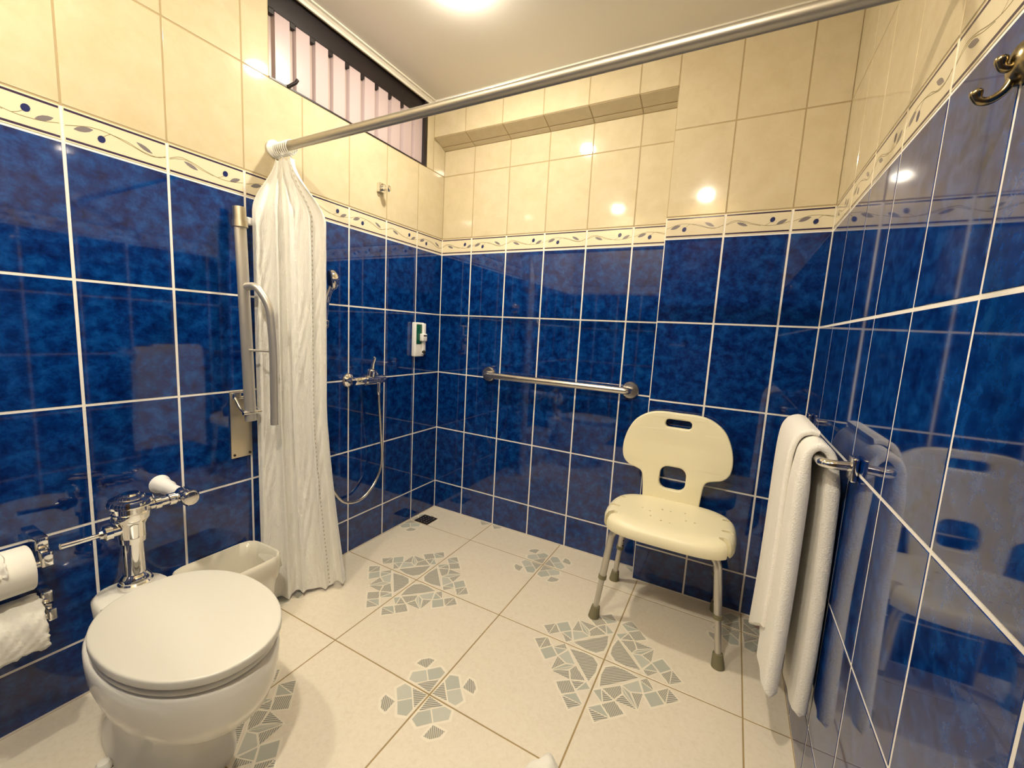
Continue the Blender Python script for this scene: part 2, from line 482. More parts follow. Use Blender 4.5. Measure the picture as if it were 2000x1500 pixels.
# wall behind the camera: tiled beside a closed dark door
wall_front = backing('wall_front', [((-.12, YF - .12, -.05), (W + .12, YF, ZC + .06))])
plF = Plane(wall_front, (0, YF, 0), (-1, 0, 0))
jf = [-.92, -.70, -.485, -.27, -.055, 0.0]
jf = [-.90 + .215 * k for k in range(5)] + [0.0]
full_wall(plF, jf)
d = struct(box('door_1', (.94, YF, .005), (1.70, YF + .035, 2.02), M_DOOR, bevel=.003))
for x0, x1, z0, z1 in ((1.02, 1.62, 1.15, 1.92), (1.02, 1.62, .15, 1.0)):
    box('door_panel', (x0, YF + .035, z0), (x1, YF + .045, z1), M_DOOR, d, bevel=.006)
bm = bmesh.new(); add_tube(bm, fillet_path([(1.01, YF + .035, 1.04), (1.01, YF + .08, 1.04), (1.13, YF + .08, 1.04)], .02), .009)
bm_obj('door_handle', bm, M_CHROME, d, auto=45)
bm = bmesh.new()
for lo, hi in (((.89, YF, 0), (.94, YF + .02, 2.07)), ((1.70, YF, 0), (1.755, YF + .02, 2.07)), ((.94, YF, 2.02), (1.70, YF + .02, 2.07))): add_box(bm, lo, hi)
struct(bm_obj('trim_2', bm, M_DOOR))

# ceiling and cornice
ceiling = struct(box('ceiling', (-.12, YF - .12, ZC), (W + .12, .15, ZC + .06), M_CEIL))
def cornice(name, a, b, inward):
    a, b, n = Vector(a), Vector(b), Vector(inward)
    prof = [(0, 0), (0, -.022), (.006, -.022), (.008, -.013), (.016, -.007), (.026, -.006), (.026, 0)]
    V = [a + n * p + Vector((0, 0, q)) for p, q in prof] + [b + n * p + Vector((0, 0, q)) for p, q in prof]
    n_ = len(prof)
    F = [tuple(range(n_)), tuple(range(n_, 2 * n_))[::-1]] + [(i, n_ + i, n_ + (i + 1) % n_, (i + 1) % n_) for i in range(n_)]
    bm = bmesh.new(); vs = [bm.verts.new(v) for v in V]
    for f in F: bm.faces.new([vs[i] for i in f])
    return struct(bm_obj(name, bm, M_CORN))
cornice('trim_3', (.003, YF, ZC), (.003, -DP - .003, ZC), (1, 0, 0))
cornice('trim_4', (0, -DP - .003, ZC), (W, -DP - .003, ZC), (0, -1, 0))
cornice('trim_5', (W - .003, -DP, ZC), (W - .003, YF, ZC), (-1, 0, 0))

# floor with its printed tiles
floor = struct(box('floor', (-.12, YF - .12, -.06), (W + .12, .15, -.0010), M_GROUT_F))
FP = .411
MM = .001
BIG = [  # polygons of one quarter in mm (u, v from the crossing), material
    ([(12, 34), (34, 12), (70, 9), (116, 18), (18, 116), (9, 70)], 2),
    ([(123, 24), (140, 5), (168, 40)], 3), ([(125, 28), (165, 43), (142, 66)], 1),
    ([(118, 28), (138, 68), (104, 84), (78, 74)], 4), ([(140, 72), (138, 134), (108, 87)], 3), ([(104, 89), (134, 134), (78, 78)], 1),
    ([(28, 118), (68, 138), (84, 104), (74, 78)], 3), ([(72, 140), (134, 138), (87, 108)], 2), ([(89, 104), (132, 136), (76, 80)], 4),
    ([(24, 123), (5, 140), (40, 168)], 1), ([(28, 125), (43, 165), (66, 142)], 2),
    ([(143, 71), (174, 41), (203, 75), (171, 106)], 1),
    ([(177, 38), (206, 8), (205, 70)], 3), ([(208, 11), (240, 39), (208, 71)], 2),
    ([(71, 143), (41, 174), (75, 203), (106, 171)], 3),
    ([(38, 177), (8, 206), (70, 205)], 1), ([(11, 208), (39, 240), (71, 208)], 2)]
SMALL = [([(5, 5), (57, 9), (9, 57)], 2), ([(9, 87), (9, 62), (34, 37), (64, 66), (35, 97)], 1), ([(36, 35), (62, 9), (87, 9), (97, 35), (66, 64)], 4),
         ([(70, 70), (109, 68), (106, 88), (88, 106), (68, 109)], 3)]
def grow(poly, d):
    cx = sum(p[0] for p in poly) / len(poly); cy = sum(p[1] for p in poly) / len(poly)
    out = []
    for x, y in poly:
        l = math.hypot(x - cx, y - cy); out.append((x + (x - cx) / l * d, y + (y - cy) / l * d))
    return out
GF = .0042
def floor_tiles():
    ys = [-.2143 - FP * k for k in range(-1, 6)]; xs = [.410 * k for k in range(0, 6)]
    for i in range(len(xs) - 1):
        for j in range(len(ys) - 1):
            X0, X1 = xs[i], xs[i + 1]; Y1, Y0 = ys[j], ys[j + 1]
            x0, x1 = max(X0, 0), min(X1, W); y0, y1 = max(Y0, YF), min(Y1, 0)
            if x0 >= x1 - .01 or y0 >= y1 - .01: continue
            cx, cy = (x0 + x1) / 2, (y0 + y1) / 2
            w, h = x1 - x0 - GF, y1 - y0 - GF
            D = []
            for ix in (i, i + 1):
                for iy in (j - 1, j):
                    pat = None
                    if ix % 2 == 1 and iy % 2 == 1: pat = BIG
                    elif ix % 2 == 0 and iy % 2 == 0: pat = SMALL
                    if not pat: continue
                    qx, qy = .410 * ix, -.2143 - FP * iy
                    sx = 1 if ix == i else -1
                    sy = -1 if iy == j - 1 else 1
                    nz = 0
                    for poly, m in pat:
                        nz += 1
                        for pp, mm, z in ((grow(poly, 9), 0, .0001 + .00002 * nz), (grow(poly, -0.6), m, .0007)):
                            q = [(qx + sx * a * MM - cx, qy + sy * b * MM - cy) for a, b in pp]
                            q = clip_poly(q, -w / 2 + .0015, w / 2 - .0015, -h / 2 + .0015, h / 2 - .0015)
                            if q: D.append((q, PR[mm], z))
            me = tile_mesh('floor_tile', w, h, M_FLOOR, D, (i, j))
            o = bpy.data.objects.new('floor_tile', me); link(o, floor); o.location = (cx, cy, -.0010)
floor_tiles()

# ------------------------------------------------------------------ louvre window in the left wall
win = bpy.data.objects.new('window_1', None); link(win); win.location = (-.03, (WY0 + WY1) / 2, ZG); struct(win, 'high louvre window with dark frame and pale pink vertical glass blades')
fr = bmesh.new()
zt = 2.212
add_box(fr, (-.085, WY0, 2.128), (-.012, WY1, zt)); 
add_box(fr, (-.085, WY0, ZG), (.002, WY1, ZG + .006))
add_box(fr, (-.085, WY1 - .022, ZG + .006), (.001, WY1, 2.128)); add_box(fr, (-.012, WY1 - .022, 2.128), (.001, WY1, zt))
add_box(fr, (-.085, WY0, ZG + .006), (-.03, WY0 + .008, 2.128))
fo = bm_obj('window_frame', fr, M_WFRAME); under(win, fo)
nb = 10; pitch = (WY1 - .022 - WY0 - .008) / nb
def blade_mesh():
    # bent glass blade: wide face and a short return towards the next one
    prof = [(-.018, 0.0), (-.034, .012), (-.034, .020), (-.018, pitch + .001)]
    prof = [(-.030, .020), (-.016, .026), (-.015, pitch + .001)]
    t = .004
    P = prof + [(x - t, y) for x, y in prof[::-1]]
    z0, z1 = ZG + .008, 2.132
    V = [(x, y, z0) for x, y in P] + [(x, y, z1) for x, y in P]; n = len(P)
    F = [tuple(range(n))[::-1], tuple(range(n, 2 * n))] + [(i, (i + 1) % n, n + (i + 1) % n, n + i) for i in range(n)]
    bm = bmesh.new(); vs = [bm.verts.new(v) for v in V]
    for f in F: bm.faces.new([vs[i] for i in f])
    bmesh.ops.recalc_face_normals(bm, faces=bm.faces)
    me = bpy.data.meshes.new('glass_blade'); bm.to_mesh(me); bm.free(); me.materials.append(M_BLADE)
    return me
bme = blade_mesh()
for k in range(nb):
    o = bpy.data.objects.new('glass_blade', bme); link(o); o.location = (0, WY0 + .008 + pitch * k, 0); under(win, o)
    hl = box('blade_strip', (-.044, WY0 + .008 + pitch * k - .004, ZG + .008), (-.030, WY0 + .008 + pitch * k + .030, 2.130), M_STRIP); under(win, hl)  # plain tan upright strip set behind the blade edge
    c = box('blade_clip', (-.030, WY0 + .008 + pitch * k + .002, 2.112), (-.012, WY0 + .008 + pitch * k + .020, 2.130), M_WFRAME); under(win, c)
c = tube('window_catch', [(-.015, -.905, 1.900), (.004, -.905, 1.902), (.020, -.890, 1.918), (.022, -.884, 1.930)], .006, M_WFRAME); under(win, c)
# ------------------------------------------------------------------ lamps
def ceiling_lamp(xy, strength, label):
    e = empty('ceiling_lamp', (xy[0], xy[1], ZC), label, 'lamp', 'round ceiling lamps')
    rim = lathe('rim', [(.052, 0), (.052, -.006), (.044, -.009), (.035, -.006), (.035, 0)], (xy[0], xy[1], ZC), (0, 0, 1), M_WHITEP)
    m = bpy.data.materials.new('lamp_glow'); m.use_nodes = True; nt = m.node_tree
    nt.nodes.remove(nt.nodes['Principled BSDF']); em = nt.nodes.new('ShaderNodeEmission')
    em.inputs[0].default_value = (*LAMP_COLOR, 1); em.inputs[1].default_value = strength
    nt.links.new(em.outputs[0], nt.nodes['Material Output'].inputs[0])
    bulb = lathe('bulb', [(.034, -.004), (.033, -.012), (.026, -.018), (0, -.021)], (xy[0], xy[1], ZC), (0, 0, 1), m, auto=80)
    under(e, rim, bulb)
ceiling_lamp(LAMP_A, LAMP_A_STRENGTH, 'round glowing ceiling lamp over the shower corner')
ceiling_lamp(LAMP_B, LAMP_B_STRENGTH, 'round glowing ceiling lamp above the toilet')
ceiling_lamp(LAMP_FILL, LAMP_FILL_STRENGTH, 'added round fill lamp on the ceiling just inside the brown door')  # extra fixture, added to lift the dark right side

# ------------------------------------------------------------------ shower rod and curtain
RY, RZ, RR = -.962, 1.668, .0145
rod = empty('shower_rod', (0, RY, RZ), 'long brushed steel shower curtain rod crossing below the ceiling', 'rod')
under(rod, tube('tube', [(.006, RY, RZ), (W - .006, RY, RZ)], RR, M_ROD, seg=24),
      lathe('wall_flange', [(.030, .001), (.030, .006), (.022, .012), (.017, .020)], (.002, RY, RZ), (1, 0, 0), M_WHITEP),
      lathe('wall_flange', [(.030, .001), (.030, .006), (.022, .012), (.017, .020)], (W - .002, RY, RZ), (-1, 0, 0), M_WHITEP))
def make_curtain():
    NU, NV = 260, 110
    e = empty('shower_curtain', (.09, -.94, 0), 'off-white patterned fabric shower curtain bunched at the rod end', 'curtain')
    V = []; F = []; uv = []
    z_top, z_bot = 1.640, .016
    rnd = random.Random(3)
    ph = [rnd.uniform(0, 6.28) for _ in range(12)]
    for j in range(NV + 1):
        t = j / NV                       # 0 top .. 1 bottom
        s = min(1, t / .13); s = s * s * (3 - 2 * s)
        flare = max(0, (t - .55) / .45) ** 1.3
        A = Vector((.018, -.968)).lerp(Vector((.020, -1.058)), s); B = Vector((.098, -.956)).lerp(Vector((.140, -.855)), s)
        A += Vector((.004, .000)) * flare; B += Vector((.045, .055)) * flare
        dirv = (B - A); ln = dirv.length; dirv.normalize(); nr = Vector((dirv.y, -dirv.x))  # towards the room
        amp = (.007 + .011 * s) * (1 + .35 * flare)
        for i in range(NU + 1):
            u = i / NU
            nf = 4.5
            w = u + .018 * math.sin(2 * PI * u * 2 + ph[0]) + .010 * math.sin(2 * PI * u * 3.3 + ph[1] + t * 1.3)
            a = 2 * PI * nf * w + .5 * math.sin(t * 4 + ph[2])
            fold = math.sin(a) + .25 * math.sin(2 * a + ph[3] + t * 2)
            fold *= .75 + .35 * math.sin(2 * PI * u * 1.7 + ph[4])
            side = math.cos(a) * .35
            along = u * ln + side * amp * .5
            wr = .0022 * math.sin(u * 60 + t * 55 + 3 * math.sin(t * 17 + u * 9)) * s
            p = A + dirv * along + nr * (amp * fold * (1 - .3 * flare) + wr + .012 * s)
            z = z_top + (z_bot - z_top) * t
            if t > .97: z += .006 * math.sin(a * .5 + 1)
            if t < .12: z -= .014 * (1 - t / .12) * abs(math.sin(PI * nf * u)) 
            x = max(p.x, .006)
            V.append((x, p.y, z)); uv.append((u, t))
    for j in range(NV):
        for i in range(NU):
            a = j * (NU + 1) + i
            F.append((a, a + NU + 1, a + NU + 2, a + 1))
    m, nt, b = new_mat('curtain_fabric')
    b.inputs['Roughness'].default_value = 0.62
    b.inputs['Sheen Weight'].default_value = 0.3
    tcu = nt.nodes.new('ShaderNodeUVMap'); tcu.uv_map = 'UVMap'
    mp = nt.nodes.new('ShaderNodeMapping'); mp.inputs['Scale'].default_value = (26, 30, 1); nt.links.new(tcu.outputs[0], mp.inputs[0])
    vo = nt.nodes.new('ShaderNodeTexNoise'); vo.inputs['Scale'].default_value = 1.6; vo.inputs['Detail'].default_value = 3; vo.inputs['Distortion'].default_value = 1.5
    nt.links.new(mp.outputs[0], vo.inputs['Vector'])
    bp = nt.nodes.new('ShaderNodeBump'); bp.inputs['Strength'].default_value = .8; bp.inputs['Distance'].default_value = .006
    nt.links.new(vo.outputs['Fac'], bp.inputs['Height']); nt.links.new(bp.outputs[0], b.inputs['Normal'])
    # open-work seam: a row of small holes down one edge
    sx = nt.nodes.new('ShaderNodeSeparateXYZ'); nt.links.new(tcu.outputs[0], sx.inputs[0])
    def mth(op, a, bb):
        n = nt.nodes.new('ShaderNodeMath'); n.operation = op
        for k, v in enumerate((a, bb)):
            if v is None: continue
            if isinstance(v, (int, float)): n.inputs[k].default_value = v
            else: nt.links.new(v, n.inputs[k])
        return n.outputs[0]
    du = mth('ABSOLUTE', mth('SUBTRACT', sx.outputs[0], .80), None)
    inu = mth('LESS_THAN', du, .006)
    fv = mth('FRACT', mth('MULTIPLY', sx.outputs[1], 95), None)
    inv = mth('LESS_THAN', fv, .42)
    hole = mth('MULTIPLY', inu, inv)
    mx = nt.nodes.new('ShaderNodeMix'); mx.data_type = 'RGBA'
    mx.inputs[6].default_value = (.95, .93, .86, 1); mx.inputs[7].default_value = (.50, .44, .32, 1)
    nt.links.new(hole, mx.inputs[0]); nt.links.new(mx.outputs[2], b.inputs['Base Color'])
    tr = nt.nodes.new('ShaderNodeBsdfTranslucent'); tr.inputs[0].default_value = (.92, .88, .78, 1)
    ms = nt.nodes.new('ShaderNodeMixShader'); ms.inputs[0].default_value = .12
    nt.links.new(b.outputs[0], ms.inputs[1]); nt.links.new(tr.outputs[0], ms.inputs[2])
    nt.links.new(ms.outputs[0], nt.nodes['Material Output'].inputs[0])
    o = mesh_obj('fabric', V, F, m, None, smooth=True)
    ul = o.data.uv_layers.new(name='UVMap')
    for lp in o.data.loops: ul.data[lp.index].uv = uv[lp.vertex_index]
    under(e, o)
    # rings on the rod
    ringm = None
    for k in range(8):
        x = .024 + .0105 * k
        pts = [(x + .004 * math.sin(a), RY + math.sin(a) * .019, RZ - .006 + math.cos(a) * .023) for a in [2 * PI * q / 20 for q in range(20)]]
        r = tube('curtain_ring', pts, .0018, M_WHITEP, seg=8, closed=True); under(e, r)
make_curtain()

# ------------------------------------------------------------------ swing-up grab rail beside the toilet
g = empty('fold_up_grab_rail', (0, -1.10, .58), 'fold-up steel grab rail with hanging support leg on the left wall', 'grab rail')
plate = box('wall_plate', (.002, -1.138, .585), (.008, -1.066, .822), M_STEELP, bevel=.002); under(g, plate)
for y, z in ((-1.128, .596), (-1.076, .596), (-1.128, .812), (-1.076, .812)):
    sub(plate, lathe('screw', [(.0045, 0), (.004, .002), (0, .0025)], (.008, y, z), (1, 0, 0), M_DRAIN, seg=12))
bm = bmesh.new()
add_box(bm, (.008, -1.132, .795), (.020, -1.075, .818), .003)
for y in (-1.126, -1.078): add_tube(bm, fillet_path([(.012, y, .806), (.050, y, .765), (.075, y, .755)], .01), .0045, 10)
add_tube(bm, [(.074, -1.132, .755), (.074, -1.072, .755)], .006, 12)
under(g, bm_obj('hinge', bm, M_CHROME, auto=40))
bm = bmesh.new()
add_tube(bm, [(.068, -1.104, .725), (.060, -1.108, 1.05), (.050, -1.112, 1.395)], .0165, 18, flat=(1.15, .75))
under(g, bm_obj('main_arm', bm, M_SATIN, auto=45))
bm = bmesh.new()
add_tube(bm, [(.0502, -1.112, 1.372), (.049, -1.1125, 1.428)], .0195, 18)
add_tube(bm, [(.051, -1.1118, 1.365), (.0502, -1.112, 1.385)], .0225, 18)
under(g, bm_obj('arm_sleeve', bm, M_STEELP, auto=45))
leg = tube('support_leg', fillet_path([(.062, -1.106, 1.176), (.100, -1.094, 1.182), (.135, -1.072, 1.12), (.142, -1.066, .98), (.140, -1.066, .716)], .07, 8), .0125, M_SATIN, seg=18); under(g, leg)
under(g, tube('stop_pin', [(.060, -1.112, .968), (.142, -1.068, .968)], .004, M_SATIN, seg=10))
kn = empty('wall_catch', (0, -1.07, 1.397), 'small white wall catch beside the top of the fold-up rail', 'wall catch')
under(kn, lathe('catch_base', [(.013, 0), (.013, .006), (.008, .010)], (.003, -1.068, 1.397), (1, 0, 0), M_WHITEP, seg=20), box('catch_head', (.010, -1.082, 1.384), (.030, -1.055, 1.410), M_WHITEP, bevel=.006, seg=3))

# ------------------------------------------------------------------ toilet
TYC = -1.475
def egg(cx, a, b, back=None, n=56, sq=2.0, tail=.0):
    pts = []
    for k in range(n):
        th = 2 * PI * k / n
        c, s = math.cos(th), math.sin(th)
        ex = 2.0 / sq
        x = abs(c) ** ex * (1 if c > 0 else -1) * a
        y = abs(s) ** ex * (1 if s > 0 else -1) * b * (1 - tail * c)
        pts.append((cx + x, TYC + y))
    return pts
t = empty('toilet', (.4, TYC, 0), 'white porcelain toilet with closed cream lid by the left wall', 'toilet')
rings = []
for z, cx, a, b, sq in ((0.0, .33, .205, .105, 2.6), (.02, .33, .203, .103, 2.6), (.05, .335, .185, .090, 2.5), (.11, .345, .18, .085, 2.4), (.155, .365, .195, .092, 2.3), (.19, .40, .225, .118, 2.2), (.225, .425, .250, .140, 2.15), (.27, .435, .258, .153, 2.1), (.315, .438, .256, .158, 2.1), (.335, .438, .254, .158, 2.1), (.343, .438, .248, .153, 2.1)):
    rings.append([(x, y, z) for x, y in egg(cx, a, b, sq=sq, tail=.02)])
under(t, loft('bowl', rings, M_PORC, auto=60))
# shelf behind the seat with the flush inlet
shelf = []
for z, x0, x1, hw in ((.19, .13, .30, .060), (.24, .11, .30, .070), (.30, .098, .31, .078), (.335, .094, .315, .080), (.3455, .102, .31, .072)):
    r = []
    for k in range(32):
        th = 2 * PI * k / 32; c, s = math.cos(th), math.sin(th)
        r.append(((x0 + x1) / 2 + (abs(c) ** .6) * (1 if c > 0 else -1) * (x1 - x0) / 2, TYC + (abs(s) ** .6) * (1 if s > 0 else -1) * hw, z))
    shelf.append(r)
under(t, loft('inlet_shelf', shelf, M_PORC, auto=60))
def slab(name, cx, a, b, z0, z1, rr, mat, tail=.06, dome=0.0, sq=2.15):
    R = []
    for z, ins in ((z0, rr * .6), (z0 + rr * .5, rr * .12), (z0 + rr, 0), (z1 - rr, 0), (z1 - rr * .4, rr * .2), (z1 - rr * .08, rr * .65), (z1, rr * 1.3), (z1 + dome * .6, rr + .03), (z1 + dome, rr + .07)):
        R.append([(x, y, z) for x, y in egg(cx, a - ins, b - ins, tail=tail, sq=sq)])
    return loft(name, R, mat, auto=70)
under(t, slab('seat', .464, .223, .154, .346, .363, .005, M_LID))
lid = slab('lid', .470, .228, .1585, .3675, .387, .0045, M_LID, dome=.002); under(t, lid)
for s in (-1, 1): sub(lid, lathe('hinge', [(.012, -.02), (.012, .02)], (.262, TYC + s * .07, .364), (0, 1, 0), M_LID, seg=16))
for s in (-1, 1): under(t, lathe('bolt_cap', [(.016, 0), (.016, .008), (.011, .016), (0, .019)], (.30, TYC + s * .118, 0.004), (0, 0, 1), M_PORC, seg=16))

# flush valve on the toilet
VX, VY = .150, -1.463
f = empty('flush_valve', (VX, VY, .345), 'chrome flush valve with side lever standing on the toilet', 'flush valve')
under(f, lathe('spud_flange', [(.037, 0), (.037, .012), (.033, .016), (.033, .026), (.028, .032), (.025, .036)], (VX, VY, .346), (0, 0, 1), M_CHROME),
      lathe('flush_pipe', [(.0225, 0), (.0225, .09), (.028, .092), (.029, .112), (.024, .114), (.024, .135)], (VX, VY, .380), (0, 0, 1), M_CHROME),
      lathe('body', [(.025, 0), (.030, .008), (.030, .040), (.037, .052), (.041, .060), (.041, .074), (.038, .077), (.038, .090), (.047, .093), (.048, .102), (.044, .110), (.030, .113), (.028, .118), (.020, .120), (.018, .124), (0, .125)], (VX, VY, .480), (0, 0, 1), M_CHROME))
ZS = .557
bm = bmesh.new()
add_lathe(bm, [(.013, .030), (.013, .048), (.0165, .049), (.0165, .062), (.012, .063), (.012, .080), (.017, .081), (.017, .096), (.013, .098), (.013, .110)], (VX, VY, ZS), (0, 1, 0), 24)
under(f, bm_obj('supply_tube', bm, M_CHROME, auto=40))
SY = -1.342
bm = bmesh.new()
add_lathe(bm, [(.019, -.022), (.0215, -.018), (.0215, .012), (.019, .016), (.023, .018), (.023, .034), (.019, .040), (0, .041)], (VX, SY, ZS), (1, 0, 0), 24)
under(f, bm_obj('stop_valve', bm, M_CHROME, auto=40))
under(f, lathe('wall_pipe', [(.028, .002), (.027, .006), (.022, .012), (.021, .055), (.016, .068), (.016, .130)], (0, SY, ZS), (1, 0, 0), M_WHITEP, seg=24))
bm = bmesh.new(); ZH = .513
add_lathe(bm, [(.015, .018), (.015, .040), (.019, .042), (.019, .056), (.012, .060), (.010, .066)], (VX, VY, ZH), (0, -1, 0), 20)
add_tube(bm, [(VX, VY - .062, ZH), (VX + .004, VY - .10, ZH + .002), (VX + .006, VY - .135, ZH + .004)], [.006, .0062, .0072], 14)
under(f, bm_obj('lever', bm, M_CHROME, auto=40))

# ------------------------------------------------------------------ toilet paper holder
def paper(name, z, label, r):
    e = empty(name, (0, -1.66, z), label, 'toilet paper', 'toilet paper rolls by the toilet')
    y0, y1 = -1.735, -1.630
    bm = bmesh.new(); n = 40
    ro = lambda k: r * (1 + .012 * math.sin(3 * k * 2 * PI / n) + .01 * math.sin(7 * k * 2 * PI / n))
    prof = [(y0, .019), (y0, 1), (y0 + .002, 1), (y1 - .003, 1), (y1, .96), (y1, .35)]
    R = []
    for y, q in prof:
        R.append([bm.verts.new((.073 + math.cos(2 * PI * k / n) * (ro(k) * q if q > .1 else .02), y, z + math.sin(2 * PI * k / n) * (ro(k) * q if q > .1 else .02))) for k in range(n)])
    for a in range(len(R) - 1):
        for k in range(n): bm.faces.new((R[a][k], R[a][(k + 1) % n], R[a + 1][(k + 1) % n], R[a + 1][k]))
    bm.faces.new(R[0][::-1]); bm.faces.new(R[-1])
    under(e, bm_obj('roll', bm, M_PAPER, auto=50))
    return e
pa = paper('toilet_paper_roll', .455, 'upper white toilet paper roll with a folded loose end', .054)
pb = paper('toilet_paper_roll', .315, 'lower toilet paper roll with a crumpled torn hanging sheet', .050)
def sheet(name, pts_a, y0, y1, crinkle, seed, parent):
    rr = random.Random(seed); P = smooth_path(pts_a, 6); ny = 16; V = []; F = []
    for i, p in enumerate(P):
        for j in range(ny + 1):
            y = y0 + (y1 - y0) * j / ny
            c = crinkle * math.sin(j * 1.3 + i * .6 + seed) * math.sin(i * .9 + j * .35)
            V.append((p.x + c, y + rr.uniform(-.002, .002), p.z + c * .6 + (rr.uniform(-.006, .006) if i == len(P) - 1 else 0)))
    for i in range(len(P) - 1):
        for j in range(ny):
            a = i * (ny + 1) + j; F.append((a, a + 1, a + ny + 2, a + ny + 1))
    o = mesh_obj(name, V, F, M_PAPER, None, smooth=True)
    md = o.modifiers.new('thickness', 'SOLIDIFY'); md.thickness = .001
    under(parent, o)
sheet('loose_sheet', [(.03, 0, .505), (.075, 0, .518), (.115, 0, .500), (.130, 0, .470)], -1.728, -1.675, .006, 2, pa)
sheet('loose_sheet', [(.045, 0, .372), (.085, 0, .374), (.122, 0, .345), (.130, 0, .300), (.128, 0, .268)], -1.728, -1.622, .0045, 5, pb)
h = empty('paper_holder', (0, -1.61, .40), 'chrome double toilet paper holder on the left wall', 'paper holder')
bm = bmesh.new(); add_box(bm, (.002, -1.616, .480), (.055, -1.592, .513), .003); add_box(bm, (.045, -1.615, .448), (.088, -1.594, .485), .003)
add_tube(bm, [(.073, -1.60, .455), (.073, -1.72, .455)], .008, 12)
under(h, bm_obj('upper_arm', bm, M_CHROME, auto=40))
bm = bmesh.new(); add_box(bm, (.002, -1.614, .335), (.050, -1.592, .368), .003); add_box(bm, (.045, -1.612, .305), (.088, -1.596, .335), .003)
add_tube(bm, [(.073, -1.60, .315), (.073, -1.72, .315)], .008, 12)
under(h, bm_obj('lower_arm', bm, M_CHROME, auto=40))

# ------------------------------------------------------------------ waste bin with liner
bn = empty('waste_bin', (.11, -1.19, 0), 'small white rectangular waste bin with clear liner beside the toilet', 'waste bin')
def rrect(cx, cy, hx, hy, r, n=8):
    P = []
    for qx, qy, a0 in ((1, 1, 0), (-1, 1, PI / 2), (-1, -1, PI), (1, -1, 3 * PI / 2)):
        for k in range(n):
            a = a0 + PI / 2 * k / (n - 1)
            P.append((cx + qx * (hx - r) + math.cos(a) * r, cy + qy * (hy - r) + math.sin(a) * r))
    return P
BX, BY = .104, -1.208
def ringz(z, hx, hy, r, dz=0, seed=0, j=0):
    rr = random.Random(seed)
    return [(x + rr.uniform(-j, j), y + rr.uniform(-j, j), z + rr.uniform(-dz, dz)) for x, y in rrect(BX, BY, hx, hy, r)]
under(bn, loft('body', [ringz(.002, .070, .100, .03), ringz(.010, .074, .104, .034), ringz(.245, .094, .130, .045), ringz(.258, .096, .132, .046), ringz(.262, .093, .129, .044), ringz(.255, .090, .126, .043), ringz(.02, .068, .098, .03)], M_BINP, auto=50))
ml, nt, b = new_mat('clear_liner')
b.inputs['Base Color'].default_value = (.85, .80, .66, 1); b.inputs['Roughness'].default_value = .14
trn = nt.nodes.new('ShaderNodeBsdfTransparent'); msx = nt.nodes.new('ShaderNodeMixShader'); msx.inputs[0].default_value = .68
nt.links.new(trn.outputs[0], msx.inputs[1]); nt.links.new(b.outputs[0], msx.inputs[2]); nt.links.new(msx.outputs[0], nt.nodes['Material Output'].inputs[0])
lr = [ringz(.195, .094, .129, .045, .012, 1, .003), ringz(.215, .0985, .1345, .047, .004, 2, .005), ringz(.25, .0995, .1355, .048, .002, 3, .002), ringz(.2665, .097, .133, .047, .001, 4, .001), ringz(.266, .090, .126, .044, .001, 5, .001), ringz(.22, .084, .120, .043, .004, 6, .004), ringz(.15, .078, .112, .04, .006, 7, .005), ringz(.06, .066, .094, .03, .006, 8, .004), ringz(.03, .04, .06, .02, .004, 9, .003)]
under(bn, loft('liner_bag', lr, ml, cap0=False, auto=80))

# ------------------------------------------------------------------ shower fittings
s = empty('shower_mixer', (0, -.57, .823), 'chrome shower mixer tap on the blue wall in the corner', 'mixer tap')
for y in (-.642, -.492):
    under(s, lathe('escutcheon', [(.032, .002), (.032, .006), (.026, .014), (.016, .020), (.016, .042)], (0, y, .823), (1, 0, 0), M_CHROME, seg=26))
bm = bmesh.new()
add_lathe(bm, [(.015, -.088), (.018, -.084), (.018, -.030), (.023, -.026), (.023, .026), (.018, .030), (.018, .084), (.015, .088)], (.056, -.567, .823), (0, 1, 0), 22)
add_lathe(bm, [(.022, 0), (.022, .034), (.018, .040), (0, .042)], (.056, -.560, .835), (.25, 0, 1), 22)
add_lathe(bm, [(.010, 0), (.010, .030)], (.056, -.512, .808), (0, 0, -1), 16)
under(s, bm_obj('body', bm, M_CHROME, auto=40))
under(s, tube('lever', [(.062, -.560, .868), (.070, -.562, .898), (.084, -.565, .928)], [.011, .008, .007], M_CHROME, flat=(.7, 1.2)))
hs = empty('hand_shower', (.03, -.79, 1.06), 'chrome hand shower with hose on the left wall beside the curtain', 'hand shower')
bm = bmesh.new()
add_lathe(bm, [(.016, .002), (.016, .012), (.010, .016), (.010, .034)], (0, -.800, 1.067), (1, 0, 0), 18)
add_lathe(bm, [(.015, -.016), (.017, -.012), (.017, .014), (.015, .018)], (.047, -.796, 1.067), (.12, .03, 1), 18)
under(hs, bm_obj('wall_holder', bm, M_CHROME, auto=40))
hp = [(.044, -.797, 1.03), (.050, -.795, 1.10), (.057, -.790, 1.17), (.066, -.778, 1.215)]
under(hs, tube('handle', smooth_path(hp, 5), [.0095] * 5 + [.0105] * 5 + [.0115] * 6, M_CHROME))
hc = Vector((.074, -.770, 1.243)); hd = Vector((-.42, -.86, -.10)).normalized()
head = lathe('head', [(.012, -.022), (.026, -.018), (.038, -.007), (.042, .002), (.041, .009), (.037, .012)], hc - Vector((.01, 0, 0)), hd, M_CHROME, seg=32); under(hs, head)
sub(head, lathe('spray_face', [(.036, .0115), (.034, .014), (0, .015)], hc - Vector((.01, 0, 0)), hd, M_BLACKP, seg=32))
hose = smooth_path([(.056, -.512, .778), (.055, -.506, .70), (.054, -.492, .56), (.050, -.480, .43), (.046, -.505, .34), (.043, -.570, .275), (.042, -.640, .262), (.042, -.715, .300), (.042, -.775, .42), (.042, -.800, .65), (.042, -.800, .88), (.044, -.797, 1.03)], 8)
